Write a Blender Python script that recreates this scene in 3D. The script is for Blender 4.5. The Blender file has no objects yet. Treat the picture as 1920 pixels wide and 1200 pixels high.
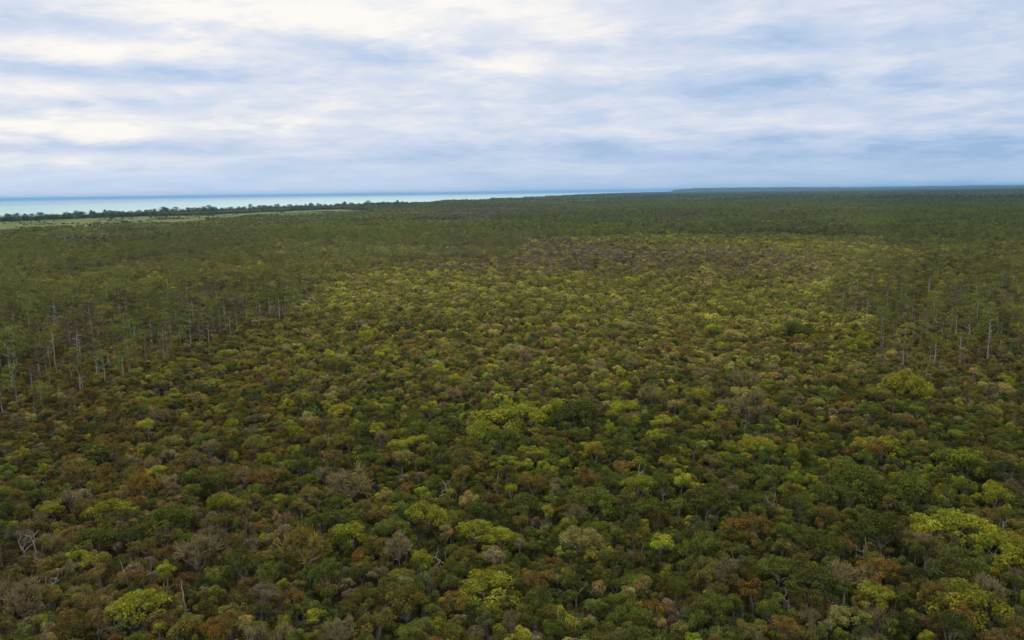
import bpy, math, random
import numpy as np

# ------------------------------------------------------------------ camera, world, sun, exposure
S = bpy.context.scene
COL = S.collection
R = math.radians
EYE = 42.0                       # drone height over the forest floor, metres
F = 1478.0                       # focal length in pixels of the 1920 x 1200 photograph
PITCH = math.atan(239.0 / F)
ROLL = R(0.775)
FWD = np.array([0, math.cos(PITCH), -math.sin(PITCH)])
_U0 = np.array([0, math.sin(PITCH), math.cos(PITCH)])
RGT = np.array([math.cos(ROLL), 0, 0]) - math.sin(ROLL) * _U0
UPV = np.array([math.sin(ROLL), 0, 0]) + math.cos(ROLL) * _U0

cam_data = bpy.data.cameras.new("camera")
cam = bpy.data.objects.new("camera", cam_data)
COL.objects.link(cam)
cam_data.sensor_fit = 'HORIZONTAL'
cam_data.sensor_width = 36.0
cam_data.lens = 36.0 * F / 1920.0
cam_data.clip_start = 0.5
cam_data.clip_end = 120000.0
from mathutils import Matrix
cam.matrix_world = Matrix(((RGT[0], UPV[0], -FWD[0], 0), (RGT[1], UPV[1], -FWD[1], 0),
                           (RGT[2], UPV[2], -FWD[2], EYE), (0, 0, 0, 1)))
S.camera = cam

S.view_settings.view_transform = 'Standard'
S.view_settings.look = 'None'
S.view_settings.exposure = 0.0
S.view_settings.gamma = 1.0
S.cycles.max_bounces = 4
S.cycles.diffuse_bounces = 3
S.cycles.glossy_bounces = 2
S.cycles.volume_bounces = 0
S.cycles.use_denoising = True

SUN_EL, SUN_AZ = R(42.0), R(-14.0)      # azimuth from the view direction, negative to the left
SKY_STRENGTH = 0.1


def pix_dir(px, py):
    d = FWD + RGT * ((px - 960.0) / F) - UPV * ((py - 600.0) / F)
    return d / np.linalg.norm(d)


def at(px, py, z=0.0, far=42000.0):
    d = pix_dir(px, py)
    t = (EYE - z) / max(-d[2], 1e-9) if d[2] < 0 else far
    t = min(t, far)
    return np.array([d[0] * t, d[1] * t, z]), t


def project(x, y, z):
    p = np.stack([np.asarray(x, float), np.asarray(y, float), np.asarray(z, float) - EYE], -1)
    dep = p @ FWD
    dep = np.where(dep < 0.1, 0.1, dep)
    return 960 + F * (p @ RGT) / dep, 600 - F * (p @ UPV) / dep, dep


class Nodes:
    """small helper for building node trees"""
    def __init__(self, tree):
        self.t = tree
        tree.nodes.clear()

    def new(self, kind, **kw):
        n = self.t.nodes.new(kind)
        for k, v in kw.items():
            setattr(n, k, v)
        return n

    def link(self, a, b):
        self.t.links.new(a, b)

    def _set(self, sock, v):
        if isinstance(v, bpy.types.NodeSocket):
            self.link(v, sock)
        elif v is not None:
            sock.default_value = v

    def math(self, op, a, b=None, c=None, clamp=False):
        n = self.new('ShaderNodeMath', operation=op)
        n.use_clamp = clamp
        for s, v in zip(n.inputs, (a, b, c)):
            self._set(s, v)
        return n.outputs[0]

    def mix(self, f, a, b, blend='MIX'):
        n = self.new('ShaderNodeMix', data_type='RGBA', blend_type=blend)
        n.clamp_factor = True
        self._set(n.inputs[0], f)
        for s, v in ((n.inputs[6], a), (n.inputs[7], b)):
            self._set(s, v if isinstance(v, bpy.types.NodeSocket) else (*v, 1.0))
        return n.outputs[2]

    def smooth(self, v, lo, hi, a=0.0, b=1.0):
        n = self.new('ShaderNodeMapRange', interpolation_type='SMOOTHSTEP')
        for s, x in zip(n.inputs[:5], (v, lo, hi, a, b)):
            self._set(s, x)
        return n.outputs[0]

    def noise(self, vec, scale, detail=4.0, rough=0.5, distort=0.0, dims='3D'):
        n = self.new('ShaderNodeTexNoise', noise_dimensions=dims)
        if vec is not None:
            self.link(vec, n.inputs['Vector'])
        n.inputs['Scale'].default_value = scale
        n.inputs['Detail'].default_value = detail
        n.inputs['Roughness'].default_value = rough
        n.inputs['Distortion'].default_value = distort
        return n.outputs['Fac']


world = bpy.data.worlds.new("World")
S.world = world
world.use_nodes = True
W = Nodes(world.node_tree)


def build_sky():
    tc = W.new('ShaderNodeTexCoord').outputs['Generated']
    sep = W.new('ShaderNodeSeparateXYZ')
    W.link(tc, sep.inputs[0])
    x, y, z = sep.outputs
    zc = W.math('MAXIMUM', z, 0.0)
    el = W.math('ARCSINE', W.math('MINIMUM', zc, 1.0))
    az = W.math('ARCTAN2', x, y)
    den = W.math('ADD', zc, 0.12)
    comb = W.new('ShaderNodeCombineXYZ')
    W.link(W.math('DIVIDE', x, den), comb.inputs[0])
    W.link(W.math('DIVIDE', y, den), comb.inputs[1])
    plane = comb.outputs[0]                       # a flat cloud deck seen from below

    n_big = W.noise(plane, 0.75, 8.0, 0.60, 0.4)
    n_mid = W.noise(plane, 2.6, 9.0, 0.66, 0.25)
    mp = W.new('ShaderNodeMapping')
    W.link(plane, mp.inputs[0])
    mp.inputs['Location'].default_value = (7.3, 2.1, 4.0)
    mp.inputs['Scale'].default_value = (0.55, 1.0, 1.0)
    n_str = W.noise(mp.outputs[0], 1.6, 8.0, 0.62, 0.4)

    ang = W.new('ShaderNodeCombineXYZ')
    W.link(W.math('MULTIPLY', az, 9.0), ang.inputs[0])
    W.link(W.math('MULTIPLY', el, 30.0), ang.inputs[1])
    n_puff = W.noise(ang.outputs[0], 1.0, 8.0, 0.58, 0.35)
    n_fine = W.noise(ang.outputs[0], 3.1, 6.0, 0.60, 0.2)

    # wobbling of the individually placed cloud banks
    wob = W.math('MULTIPLY', W.math('SUBTRACT', n_mid, 0.5), 0.05)
    elw = W.math('ADD', el, W.math('MULTIPLY', W.math('SUBTRACT', n_puff, 0.5), 0.030))
    azw = W.math('ADD', az, W.math('MULTIPLY', wob, 3.0))

    def bank(px, py, wx, wy, amp):
        """a bank of light or dark cloud centred in the direction seen at px, py of the photograph"""
        d = pix_dir(px, py)
        a0, e0 = math.atan2(d[0], d[1]), math.asin(d[2])
        u = W.math('MULTIPLY', W.math('SUBTRACT', azw, a0), F / wx)
        v = W.math('MULTIPLY', W.math('SUBTRACT', elw, e0), F / wy)
        r2 = W.math('ADD', W.math('MULTIPLY', u, u), W.math('MULTIPLY', v, v))
        return W.math('MULTIPLY', W.math('EXPONENT', W.math('MULTIPLY', r2, -1.0)), amp)

    banks = [(700, 30, 560, 70, 0.46), (60, 235, 230, 20, 0.44), (250, 165, 420, 18, 0.20), (560, 228, 90, 10, 0.34),
             (930, 125, 90, 20, 0.26), (80, 85, 330, 22, 0.22), (1180, 240, 260, 20, 0.14),
             (1250, 120, 360, 22, 0.14), (90, 298, 170, 11, 0.26), (1180, 318, 300, 15, 0.22), (1650, 335, 500, 8, 0.16),
             (130, 135, 330, 14, -0.34), (150, 187, 50, 9, -0.38), (660, 95, 210, 20, -0.30), (780, 118, 200, 14, -0.20),
             (30, 215, 60, 12, -0.36), (120, 275, 330, 12, -0.30), (60, 45, 160, 18, -0.20),
             (1430, 75, 260, 22, -0.17), (1450, 158, 90, 10, -0.16), (1650, 170, 300, 14, -0.14), (1900, 40, 90, 14, -0.10),
             (1600, 285, 420, 22, -0.24), (1150, 275, 300, 16, -0.14), (620, 330, 700, 24, -0.05), (750, 300, 300, 10, -0.12)]
    t = W.math('MULTIPLY_ADD', W.math('SUBTRACT', n_big, 0.5), 0.56, 0.45)
    t = W.math('MULTIPLY_ADD', W.math('SUBTRACT', W.smooth(n_mid, 0.40, 0.60), 0.5), 0.17, t)
    t = W.math('MULTIPLY_ADD', W.math('SUBTRACT', n_str, 0.5), 0.66, t)
    t = W.math('MULTIPLY_ADD', W.math('SUBTRACT', W.smooth(n_puff, 0.42, 0.58), 0.5), 0.13, t)
    t = W.math('MULTIPLY_ADD', W.math('SUBTRACT', n_fine, 0.5), 0.07, t)
    for b in banks:
        t = W.math('ADD', t, bank(*b))
    side = W.smooth(az, R(-30), R(34), 0.08, -0.10)             # brighter towards the hidden sun
    low = W.smooth(el, R(0.0), R(4.5), -0.03, 0.03)
    t = W.math('ADD', W.math('ADD', t, side), low)
    t = W.math('MAXIMUM', W.math('MINIMUM', t, 1.0), 0.0)

    ramp = W.new('ShaderNodeValToRGB')
    W.link(t, ramp.inputs[0])
    cr = ramp.color_ramp
    cr.interpolation = 'B_SPLINE'
    stops = [(0.0, (0.30, 0.46, 0.71)), (0.22, (0.47, 0.60, 0.82)), (0.45, (0.62, 0.695, 0.85)), (0.66, (0.75, 0.785, 0.875)),
             (0.85, (0.90, 0.89, 0.89)), (1.0, (1.02, 0.98, 0.92))]
    cr.elements[0].position, cr.elements[0].color = stops[0][0], (*stops[0][1], 1)
    cr.elements[1].position, cr.elements[1].color = stops[-1][0], (*stops[-1][1], 1)
    for p, c in stops[1:-1]:
        e = cr.elements.new(p)
        e.color = (*c, 1)
    clouds = ramp.outputs[0]

    blue = W.mix(W.smooth(az, R(-32), R(30)), (0.56, 0.71, 0.94), (0.27, 0.48, 0.74))
    clouds = W.mix(W.smooth(el, R(16), R(50), 0.0, 0.8), clouds, (1.0, 0.95, 0.85))
    clouds = W.mix(W.smooth(el, R(0.0), R(3.6), 0.60, 0.0), clouds, blue)

    sky = W.new('ShaderNodeTexSky', sky_type='NISHITA')
    sky.sun_disc = False
    sky.sun_elevation = SUN_EL
    sky.sun_rotation = SUN_AZ
    sky.altitude = 40
    deck = W.new('ShaderNodeVectorMath', operation='SCALE')
    W.link(clouds, deck.inputs[0])
    # an overcast sky is about twice as bright overhead as low down
    W.link(W.smooth(el, R(16), R(62), 1.0 / SKY_STRENGTH, 2.1 / SKY_STRENGTH), deck.inputs['Scale'])
    cover = W.smooth(n_mid, 0.30, 0.62, 0.90, 0.99)             # thin places let a little clear sky through
    out = W.mix(cover, sky.outputs[0], deck.outputs[0])
    bg = W.new('ShaderNodeBackground')
    W.link(out, bg.inputs[0])
    bg.inputs[1].default_value = SKY_STRENGTH
    wo = W.new('ShaderNodeOutputWorld')
    W.link(bg.outputs[0], wo.inputs[0])


build_sky()

sun_data = bpy.data.lights.new("sun", 'SUN')
sun_data.energy = 1.5
sun_data.angle = R(18.0)
sun_data.color = (1.0, 0.90, 0.74)
sun = bpy.data.objects.new("sun", sun_data)
COL.objects.link(sun)
_sd = (math.sin(SUN_AZ) * math.cos(SUN_EL), math.cos(SUN_AZ) * math.cos(SUN_EL), math.sin(SUN_EL))
from mathutils import Vector
sun.rotation_euler = Vector(_sd).to_track_quat('Z', 'Y').to_euler()
sun.location = (0, 0, 120)

# ------------------------------------------------------------------ helpers
rng = np.random.default_rng(11)
random.seed(11)


def tag(o, label, cat, kind=None, group=None):
    o["label"] = label
    o["category"] = cat
    if kind:
        o["kind"] = kind
    if group:
        o["group"] = group
    return o


def mesh_from(name, verts, faces, mats, var=None, mat_index=None, smooth=False):
    """faces: an (n, 4) or (n, 3) integer array, or a list of such arrays"""
    me = bpy.data.meshes.new(name)
    if isinstance(faces, np.ndarray):
        faces = [faces]
    verts = np.asarray(verts, np.float32)
    loops = np.concatenate([f.ravel() for f in faces]).astype(np.int32)
    tot = np.concatenate([np.full(len(f), f.shape[1]) for f in faces]).astype(np.int32)
    start = np.concatenate([[0], np.cumsum(tot)[:-1]]).astype(np.int32)
    me.vertices.add(len(verts))
    me.vertices.foreach_set('co', verts.ravel())
    me.loops.add(len(loops))
    me.loops.foreach_set('vertex_index', loops)
    me.polygons.add(len(tot))
    me.polygons.foreach_set('loop_start', start)
    me.polygons.foreach_set('loop_total', tot)
    if mat_index is not None:
        me.polygons.foreach_set('material_index', np.asarray(mat_index, np.int32))
    for m in mats:
        me.materials.append(m)
    if var is not None:
        a = me.attributes.new('var', 'FLOAT_COLOR', 'POINT')
        c = np.ones((len(verts), 4), np.float32)
        c[:, :3] = var
        a.data.foreach_set('color', c.ravel())
    me.update(calc_edges=True)
    me.polygons.foreach_set('use_smooth', np.full(len(tot), bool(smooth)))
    return me


def unit(v):
    return v / np.maximum(np.linalg.norm(v, axis=-1, keepdims=True), 1e-9)


def leaf_quads(pos, nrm, size, r, aspect=0.62):
    """one quad per leaf spray: centred at pos, facing nrm, randomly rolled"""
    n = len(pos)
    rnd = unit(r.normal(size=(n, 3)))
    a = unit(np.cross(nrm, rnd))
    b = np.cross(nrm, a)
    s = np.asarray(size).reshape(-1, 1) * np.ones((n, 1))
    a, b = a * s, b * s * aspect
    bend = nrm * s * 0.22
    v = np.stack([pos - a - bend, pos - b * r.uniform(.7, 1.2, (n, 1)), pos + a - bend, pos + b], 1).reshape(-1, 3)
    f = np.arange(n * 4).reshape(n, 4)
    return v, f


def tube(pts, radii, sides=6):
    pts = np.asarray(pts, float)
    radii = np.asarray(radii, float)
    n = len(pts)
    tang = unit(np.gradient(pts, axis=0))
    ref = np.array([0.31, 0.95, 0.05])
    a = unit(np.cross(tang, ref))
    b = np.cross(tang, a)
    th = np.arange(sides) / sides * 2 * math.pi
    ring = pts[:, None] + radii[:, None, None] * (np.cos(th)[None, :, None] * a[:, None] + np.sin(th)[None, :, None] * b[:, None])
    v = ring.reshape(-1, 3)
    i, j = np.meshgrid(np.arange(n - 1), np.arange(sides), indexing='ij')
    j2 = (j + 1) % sides
    f = np.stack([i * sides + j, i * sides + j2, (i + 1) * sides + j2, (i + 1) * sides + j], -1).reshape(-1, 4)
    return v, f


class Build:
    def __init__(self):
        self.v, self.f, self.c, self.m, self.n = [], [], [], [], 0

    def add(self, v, f, col=(1, 1, 1), mat=0):
        self.v.append(v)
        self.f.append(f + self.n)
        self.c.append(np.broadcast_to(np.asarray(col, float), (len(v), 3)))
        self.m.append(np.full(len(f), mat))
        self.n += len(v)

    def mesh(self, name, mats, smooth=False):
        return mesh_from(name, np.concatenate(self.v), self.f, mats, np.concatenate(self.c), np.concatenate(self.m), smooth)


def wander(p0, p1, n, amp, r):
    t = np.linspace(0, 1, n)[:, None]
    p = np.asarray(p0) * (1 - t) + np.asarray(p1) * t
    off = r.normal(size=(n, 3)) * amp
    off[0] = off[-1] = 0
    return p + off


# ------------------------------------------------------------------ materials
def leaf_material(name, trans=0.30, rough_noise=0.30):
    m = bpy.data.materials.new(name)
    m.use_nodes = True
    N = Nodes(m.node_tree)
    tint = N.new('ShaderNodeAttribute', attribute_type='INSTANCER', attribute_name='tint').outputs['Color']
    var = N.new('ShaderNodeAttribute', attribute_type='GEOMETRY', attribute_name='var').outputs['Color']
    col = N.mix(1.0, tint, var, 'MULTIPLY')
    geo = N.new('ShaderNodeNewGeometry')
    nz = N.noise(geo.outputs['Position'], 1.7, 3.0, 0.6)
    k = N.smooth(nz, 0.25, 0.75, 1.0 - rough_noise, 1.0 + rough_noise)
    sc = N.new('ShaderNodeVectorMath', operation='SCALE')
    N.link(col, sc.inputs[0])
    N.link(k, sc.inputs['Scale'])
    d = N.new('ShaderNodeBsdfDiffuse')
    N.link(sc.outputs[0], d.inputs[0])
    t = N.new('ShaderNodeBsdfTranslucent')
    N.link(N.mix(1.0, sc.outputs[0], (1.15, 1.25, 0.6), 'MULTIPLY'), t.inputs[0])
    mx = N.new('ShaderNodeMixShader')
    mx.inputs[0].default_value = trans
    N.link(d.outputs[0], mx.inputs[1])
    N.link(t.outputs[0], mx.inputs[2])
    o = N.new('ShaderNodeOutputMaterial')
    N.link(mx.outputs[0], o.inputs[0])
    return m


def bark_material(name, c0, c1, scale=3.0):
    m = bpy.data.materials.new(name)
    m.use_nodes = True
    N = Nodes(m.node_tree)
    geo = N.new('ShaderNodeNewGeometry')
    mp = N.new('ShaderNodeMapping')
    N.link(geo.outputs['Position'], mp.inputs[0])
    mp.inputs['Scale'].default_value = (1, 1, 0.4)
    nz = N.noise(mp.outputs[0], scale, 5.0, 0.65)
    c = N.mix(N.smooth(nz, 0.3, 0.7), c0, c1)
    d = N.new('ShaderNodeBsdfPrincipled')
    N.link(c, d.inputs['Base Color'])
    d.inputs['Roughness'].default_value = 0.9
    o = N.new('ShaderNodeOutputMaterial')
    N.link(d.outputs[0], o.inputs[0])
    return m


LEAF = leaf_material("leaf")
NEEDLE = leaf_material("pine_needle", 0.12, 0.25)
BARK = bark_material("grey_bark", (0.085, 0.072, 0.055), (0.20, 0.175, 0.14))
FARBARK = bark_material("dark_pine_bark", (0.07, 0.06, 0.05), (0.20, 0.18, 0.15), 0.2)
PINEBARK = bark_material("pale_pine_bark", (0.10, 0.085, 0.068), (0.40, 0.37, 0.32), 0.35)
DEADWOOD = bark_material("weathered_dead_wood", (0.15, 0.13, 0.10), (0.33, 0.30, 0.25), 2.5)

# ------------------------------------------------------------------ tree prototypes (unit size: crown radius 1)
def clump_points(r, n_clump, flat, spread_r, clump_r, lobes=0):
    """centres and radii of the leaf clumps that make a rounded, uneven crown of radius about 1"""
    cs, rs = [], []
    for k in range(n_clump):
        th = r.uniform(0, 2 * math.pi)
        u = math.sqrt(r.uniform(0.0, 1.0))
        rad = u * spread_r
        zz = flat * math.sqrt(max(0.0, 1 - u * u)) * r.uniform(0.72, 1.12) + r.uniform(-0.10, 0.10)
        if r.random() < 0.22:
            zz -= r.uniform(0.25, 0.6) * flat
        cs.append((rad * math.cos(th), rad * math.sin(th), zz))
        rs.append(clump_r * r.uniform(0.65, 1.35))
    return np.array(cs), np.array(rs)


def crown_build(r, n_clump, leaves, leaf, flat=0.75, spread_r=0.75, clump_r=0.36, jit=0.5, hue=0.10, stretch=(1, 1)):
    b = Build()
    cs, rs = clump_points(r, n_clump, flat, spread_r, clump_r)
    for c, cr in zip(cs, rs):
        n = max(4, int(leaves * (cr / clump_r) ** 2))
        d = unit(r.normal(size=(n, 3)) + np.array([0, 0, 0.55]))
        rad = cr * r.uniform(0.72, 1.06, (n, 1))
        pos = c + d * rad * np.array([1, 1, 0.78])
        nrm = unit(d + r.normal(size=(n, 3)) * jit)
        pos = pos * np.array([stretch[0], stretch[1], 1])
        v, f = leaf_quads(pos, nrm, leaf * r.uniform(0.7, 1.3, n), r)
        bright = r.normal(1.0, 0.13)
        h = r.normal(0, hue)
        per = np.repeat(r.normal(1.0, 0.16, n).clip(0.6, 1.5), 4)[:, None]
        col = per * np.array([bright * (1 + h), bright, bright * (1 - 0.6 * h)])
        b.add(v, f, col)
    return b, cs, rs


def trunk_build(r, targets, base_r=0.07, h0=-1.5, split=-0.45, mat=0, b=None):
    """a tapered trunk with limbs reaching the clumps (crown units, crown base at z about 0)"""
    b = b or Build()
    top = np.array([r.normal(0, .06), r.normal(0, .06), split])
    p = wander((0, 0, h0), top, 4, 0.03, r)
    v, f = tube(p, np.linspace(base_r * 1.25, base_r * 0.8, 4), 6)
    b.add(v, f, mat=mat)
    for c in targets:
        p = wander(top, np.asarray(c) * np.array([.92, .92, .85]), 5, 0.05, r)
        p[1:-1, 2] += np.array([.02, .05, .04])
        v, f = tube(p, np.linspace(base_r * 0.62, base_r * 0.14, 5), 5)
        b.add(v, f, mat=mat)
    return b


BROAD = []          # near broadleaf: (crown mesh, trunk mesh, form word)
forms = [("round", 0.80, 0.70, 0.36, (1, 1)), ("domed", 0.62, 0.80, 0.34, (1, 1)), ("lopsided", 0.72, 0.78, 0.33, (1.25, .85)),
         ("tall", 1.15, 0.62, 0.36, (1, 1)), ("spreading", 0.45, 0.88, 0.32, (1.1, 1)), ("lumpy", 0.75, 0.85, 0.42, (1, 1)),
         ("ragged", 0.70, 0.92, 0.28, (1, 1)), ("round", 0.85, 0.72, 0.38, (1, 1.05)), ("domed", 0.60, 0.78, 0.36, (1, 1)),
         ("spreading", 0.42, 0.92, 0.34, (.95, 1.1)), ("lumpy", 0.82, 0.80, 0.45, (1, .95)), ("tall", 1.05, 0.66, 0.34, (1, 1)),
         ("many-lobed", 0.62, 0.95, 0.27, (1, 1)), ("many-lobed", 0.55, 0.98, 0.25, (1.15, .95)), ("many-lobed", 0.75, 0.92, 0.26, (.95, 1.1))]
for k, (word, flat, spr, cr, st) in enumerate(forms):
    r = np.random.default_rng(100 + k)
    b, cs, rs = crown_build(r, {"ragged": 14, "many-lobed": 34}.get(word, 17), 112 if word != "many-lobed" else 95, 0.056 if word != "many-lobed" else 0.042, flat, spr * 1.06, cr * .88, 0.50, 0.10, st)
    tb = trunk_build(r, cs[:6] * np.array([st[0], st[1], 1]))
    BROAD.append((b.mesh("crown", [LEAF]), tb.mesh("trunk", [BARK], True), word))

SHRUB = []
for k in range(6):
    r = np.random.default_rng(200 + k)
    b, cs, rs = crown_build(r, 12, 64, 0.090, r.uniform(.6, .95), 0.72, 0.40, 0.55, 0.10)
    tb = trunk_build(r, cs[:5], 0.06, -0.9, -0.5)
    SHRUB.append((b.mesh("crown", [LEAF]), tb.mesh("stem", [BARK], True), ["round", "tufted", "squat", "bushy", "rough", "rounded"][k]))

BARE = []           # leafless, a haze of grey-brown twigs on visible limbs
for k in range(5):
    r = np.random.default_rng(300 + k)
    cs, rs = clump_points(r, 17, 0.75, 0.8, 0.36)
    tb = trunk_build(r, cs[:9], 0.055)
    b = Build()
    for c, cr in zip(cs, rs):
        n = 34
        d = unit(r.normal(size=(n, 3)) + np.array([0, 0, 0.9]) + 0.5 * unit(c))
        a = c - d * 0.02
        e = c + d * cr * r.uniform(0.6, 1.35, (n, 1))
        side = unit(np.cross(d, r.normal(size=(n, 3)))) * r.uniform(0.010, 0.026, (n, 1))
        v = np.stack([a - side, a + side, e + side * .5, e - side * .5], 1).reshape(-1, 3)
        b.add(v, np.arange(n * 4).reshape(n, 4), r.normal(1, .12))
    n = 260                                             # a few remaining dry leaves
    ii = r.integers(0, len(cs), n)
    pos = cs[ii] + unit(r.normal(size=(n, 3)) + np.array([0, 0, .5])) * rs[ii][:, None] * r.uniform(.4, 1.2, (n, 1))
    v, f = leaf_quads(pos, unit(r.normal(size=(n, 3)) + np.array([0, 0, .8])), 0.045 * r.uniform(.6, 1.3, n), r)
    b.add(v, f, (1.1, .95, .7))
    BARE.append((b.mesh("crown", [LEAF]), tb.mesh("trunk", [BARK], True)))

SNAG = []           # bleached dead trees, height 1
for k in range(6):
    r = np.random.default_rng(400 + k)
    lean = np.array([r.normal(0, .12), r.normal(0, .1), 0])
    fork = np.array([lean[0] * .5, lean[1] * .5, r.uniform(.38, .62)])
    tb = Build()
    v, f = tube(wander((0, 0, -0.02), fork, 5, .012, r), np.linspace(.025, .018, 5), 7)
    tb.add(v, f)
    v, f = tube(wander(fork, lean + np.array([0, 0, 1.0]), 6, .02, r), np.linspace(.018, .005, 6), 6)
    tb.add(v, f)
    branches = []
    for q in range(1 + k % 4):
        bb = Build()
        th = r.uniform(0, 2 * math.pi)
        z0 = fork[2] + q * 0.09 * r.uniform(.4, 1.2)
        p0 = np.array([lean[0] * z0, lean[1] * z0, z0]) if q else fork
        ln = r.uniform(.22, .46)
        p1 = p0 + ln * np.array([math.cos(th) * .75, math.sin(th) * .75, r.uniform(.45, .95)])
        path = wander(p0, p1, 5, .02, r)
        v, f = tube(path, np.linspace(.013, .004, 5), 6)
        bb.add(v, f)
        for _ in range(2):
            i = r.integers(1, 4)
            p2 = path[i] + unit(r.normal(size=3) + np.array([0, 0, .6])) * ln * .5
            v, f = tube(wander(path[i], p2, 4, .012, r), np.linspace(.008, .003, 4), 5)
            bb.add(v, f)
        branches.append(bb.mesh("branch", [DEADWOOD], True))
    SNAG.append((tb.mesh("trunk", [DEADWOOD], True), branches))


def pine_build(r, leaves, leaf, simple=False):
    """height 1; flat, broken layers of needles over a long bare stem"""
    crown, trunk = Build(), Build()
    lean = r.normal(0, .02, 2)
    top = np.array([lean[0], lean[1], 0.93])
    tp = wander((0, 0, -0.01), top, 7, .006, r)
    v, f = tube(tp, np.linspace(.0135, .005, 7), 6 if not simple else 4)
    trunk.add(v, f)
    lay = r.integers(6, 9)
    for q in range(lay):
        z = 0.66 + 0.31 * (q / (lay - 1)) + r.normal(0, .015)
        th = r.uniform(0, 2 * math.pi)
        reach = (0.07 + 0.10 * math.sin(math.pi * min(1, (q + 1.2) / lay))) * r.uniform(.6, 1.3)
        if q == lay - 1:
            reach *= 0.25
        c = np.array([lean[0] * z + reach * math.cos(th), lean[1] * z + reach * math.sin(th), z + 0.02])
        if not simple:
            v, f = tube(wander((lean[0] * z, lean[1] * z, z - .03), c, 4, .006, r), np.linspace(.0045, .0015, 4), 4)
            trunk.add(v, f)
        n = leaves
        d = unit(r.normal(size=(n, 3)) + np.array([0, 0, .7]))
        cr = r.uniform(.085, .15)
        pos = c + d * cr * r.uniform(.35, 1.08, (n, 1)) * np.array([1, 1, .42])
        v, f = leaf_quads(pos, unit(d * np.array([.6, .6, 1]) + r.normal(size=(n, 3)) * .5), leaf * r.uniform(.7, 1.3, n), r, .4)
        crown.add(v, f, np.repeat(r.normal(1, .15, n).clip(.6, 1.5), 4)[:, None] * r.normal(1, .12) * np.array([1 + r.normal(0, .05), 1, 1]))
    return crown, trunk


PINE = []
for k in range(8):
    r = np.random.default_rng(500 + k)
    c, t = pine_build(r, 80, .018)
    PINE.append((c.mesh("crown", [NEEDLE]), t.mesh("trunk", [PINEBARK], True)))

COAST = []          # tall feathery shore trees, height 1
for k in range(6):
    r = np.random.default_rng(550 + k)
    b = Build()
    w = r.uniform(.22, .42)
    n = 700
    zz = r.uniform(.12, 1.0, n)
    prof = w * np.sin(np.pi * (0.12 + 0.80 * zz)) ** .7
    th = r.uniform(0, 2 * math.pi, n)
    lob = 1 + .35 * np.sin(3 * th + 5 * zz + k) + .2 * np.sin(7 * zz * 3 + k)
    rad = prof * np.sqrt(r.uniform(.15, 1, n)) * lob
    pos = np.stack([rad * np.cos(th), rad * np.sin(th), zz], 1)
    v, f = leaf_quads(pos, unit(np.stack([np.cos(th), np.sin(th), np.full(n, .6)], 1) + r.normal(size=(n, 3)) * .5), .035 * r.uniform(.7, 1.3, n), r)
    b.add(v, f, np.repeat(r.normal(1, .2, n).clip(.5, 1.6), 4)[:, None])
    tb = Build()
    v, f = tube(wander((0, 0, -.01), (0, 0, .85), 5, .008, r), np.linspace(.025, .008, 5), 5)
    tb.add(v, f)
    COAST.append((b.mesh("crown", [LEAF]), tb.mesh("trunk", [BARK], True)))


def loose(name, me):
    """a source of geometry for the forest masses; it is not in the scene itself"""
    return bpy.data.objects.new(name, me)


def combine(crown, trunk, mats):
    b = Build()
    for k, me in enumerate((crown, trunk)):
        n = len(me.vertices)
        v = np.empty(n * 3, np.float32); me.vertices.foreach_get('co', v)
        q = np.empty(len(me.loops), np.int32); me.loops.foreach_get('vertex_index', q)
        c = np.empty(n * 4, np.float32); me.attributes['var'].data.foreach_get('color', c)
        b.add(v.reshape(-1, 3), q.reshape(-1, 4), c.reshape(-1, 4)[:, :3], k)
    return b.mesh("tree_source", mats)


SRC_BROAD = [loose("broadleaf_source", combine(c, t, [LEAF, BARK])) for c, t, w in BROAD]
SRC_BROAD += [loose("shrub_source", combine(c, t, [LEAF, BARK])) for c, t, w in SHRUB]
SRC_BARE = [loose("bare_source", combine(c, t, [LEAF, BARK])) for c, t in BARE]
SRC_PINE = [loose("pine_source", combine(c, t, [NEEDLE, PINEBARK])) for c, t in PINE]

# ------------------------------------------------------------------ what grows where
# species colours (reflectance)
SP = {
    'dark green': (0.036, 0.046, 0.014), 'mid green': (0.052, 0.066, 0.014), 'yellow-green': (0.116, 0.134, 0.016),
    'olive': (0.085, 0.080, 0.022), 'brown': (0.074, 0.057, 0.022), 'rusty orange': (0.094, 0.064, 0.018),
    'grey-brown': (0.098, 0.086, 0.060), 'pale olive': (0.135, 0.125, 0.050), 'blue-green': (0.040, 0.053, 0.024),
}
_OL = np.array([0.082, 0.074, 0.021])
SP = {k: tuple(1.74 * np.array([1.10, 1.02, .95]) * (0.82 * np.array(v) + 0.18 * _OL)) for k, v in SP.items()}
SPN = list(SP)
SPC = np.array([SP[k] for k in SPN])


def vnoise(x, y, scale, seed):
    """smooth value noise over the ground"""
    def h(i, j):
        n = (i * 374761393 + j * 668265263 + seed * 974711) & 0xffffffff
        n = ((n ^ (n >> 13)) * 1274126177) & 0xffffffff
        return ((n ^ (n >> 16)) & 0xffff) / 65535.0
    x = np.asarray(x) / scale; y = np.asarray(y) / scale
    i = np.floor(x).astype(np.int64); j = np.floor(y).astype(np.int64)
    fx = x - i; fy = y - j
    fx = fx * fx * (3 - 2 * fx); fy = fy * fy * (3 - 2 * fy)
    return (h(i, j) * (1 - fx) + h(i + 1, j) * fx) * (1 - fy) + (h(i, j + 1) * (1 - fx) + h(i + 1, j + 1) * fx) * fy


def inside(poly, x, y):
    x = np.asarray(x, float); y = np.asarray(y, float)
    res = np.zeros(x.shape, bool)
    n = len(poly)
    for k in range(n):
        x0, y0 = poly[k]; x1, y1 = poly[(k + 1) % n]
        cond = ((y0 > y) != (y1 > y)) & (x < (x1 - x0) * (y - y0) / (y1 - y0 + 1e-12) + x0)
        res ^= cond
    return res


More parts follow.
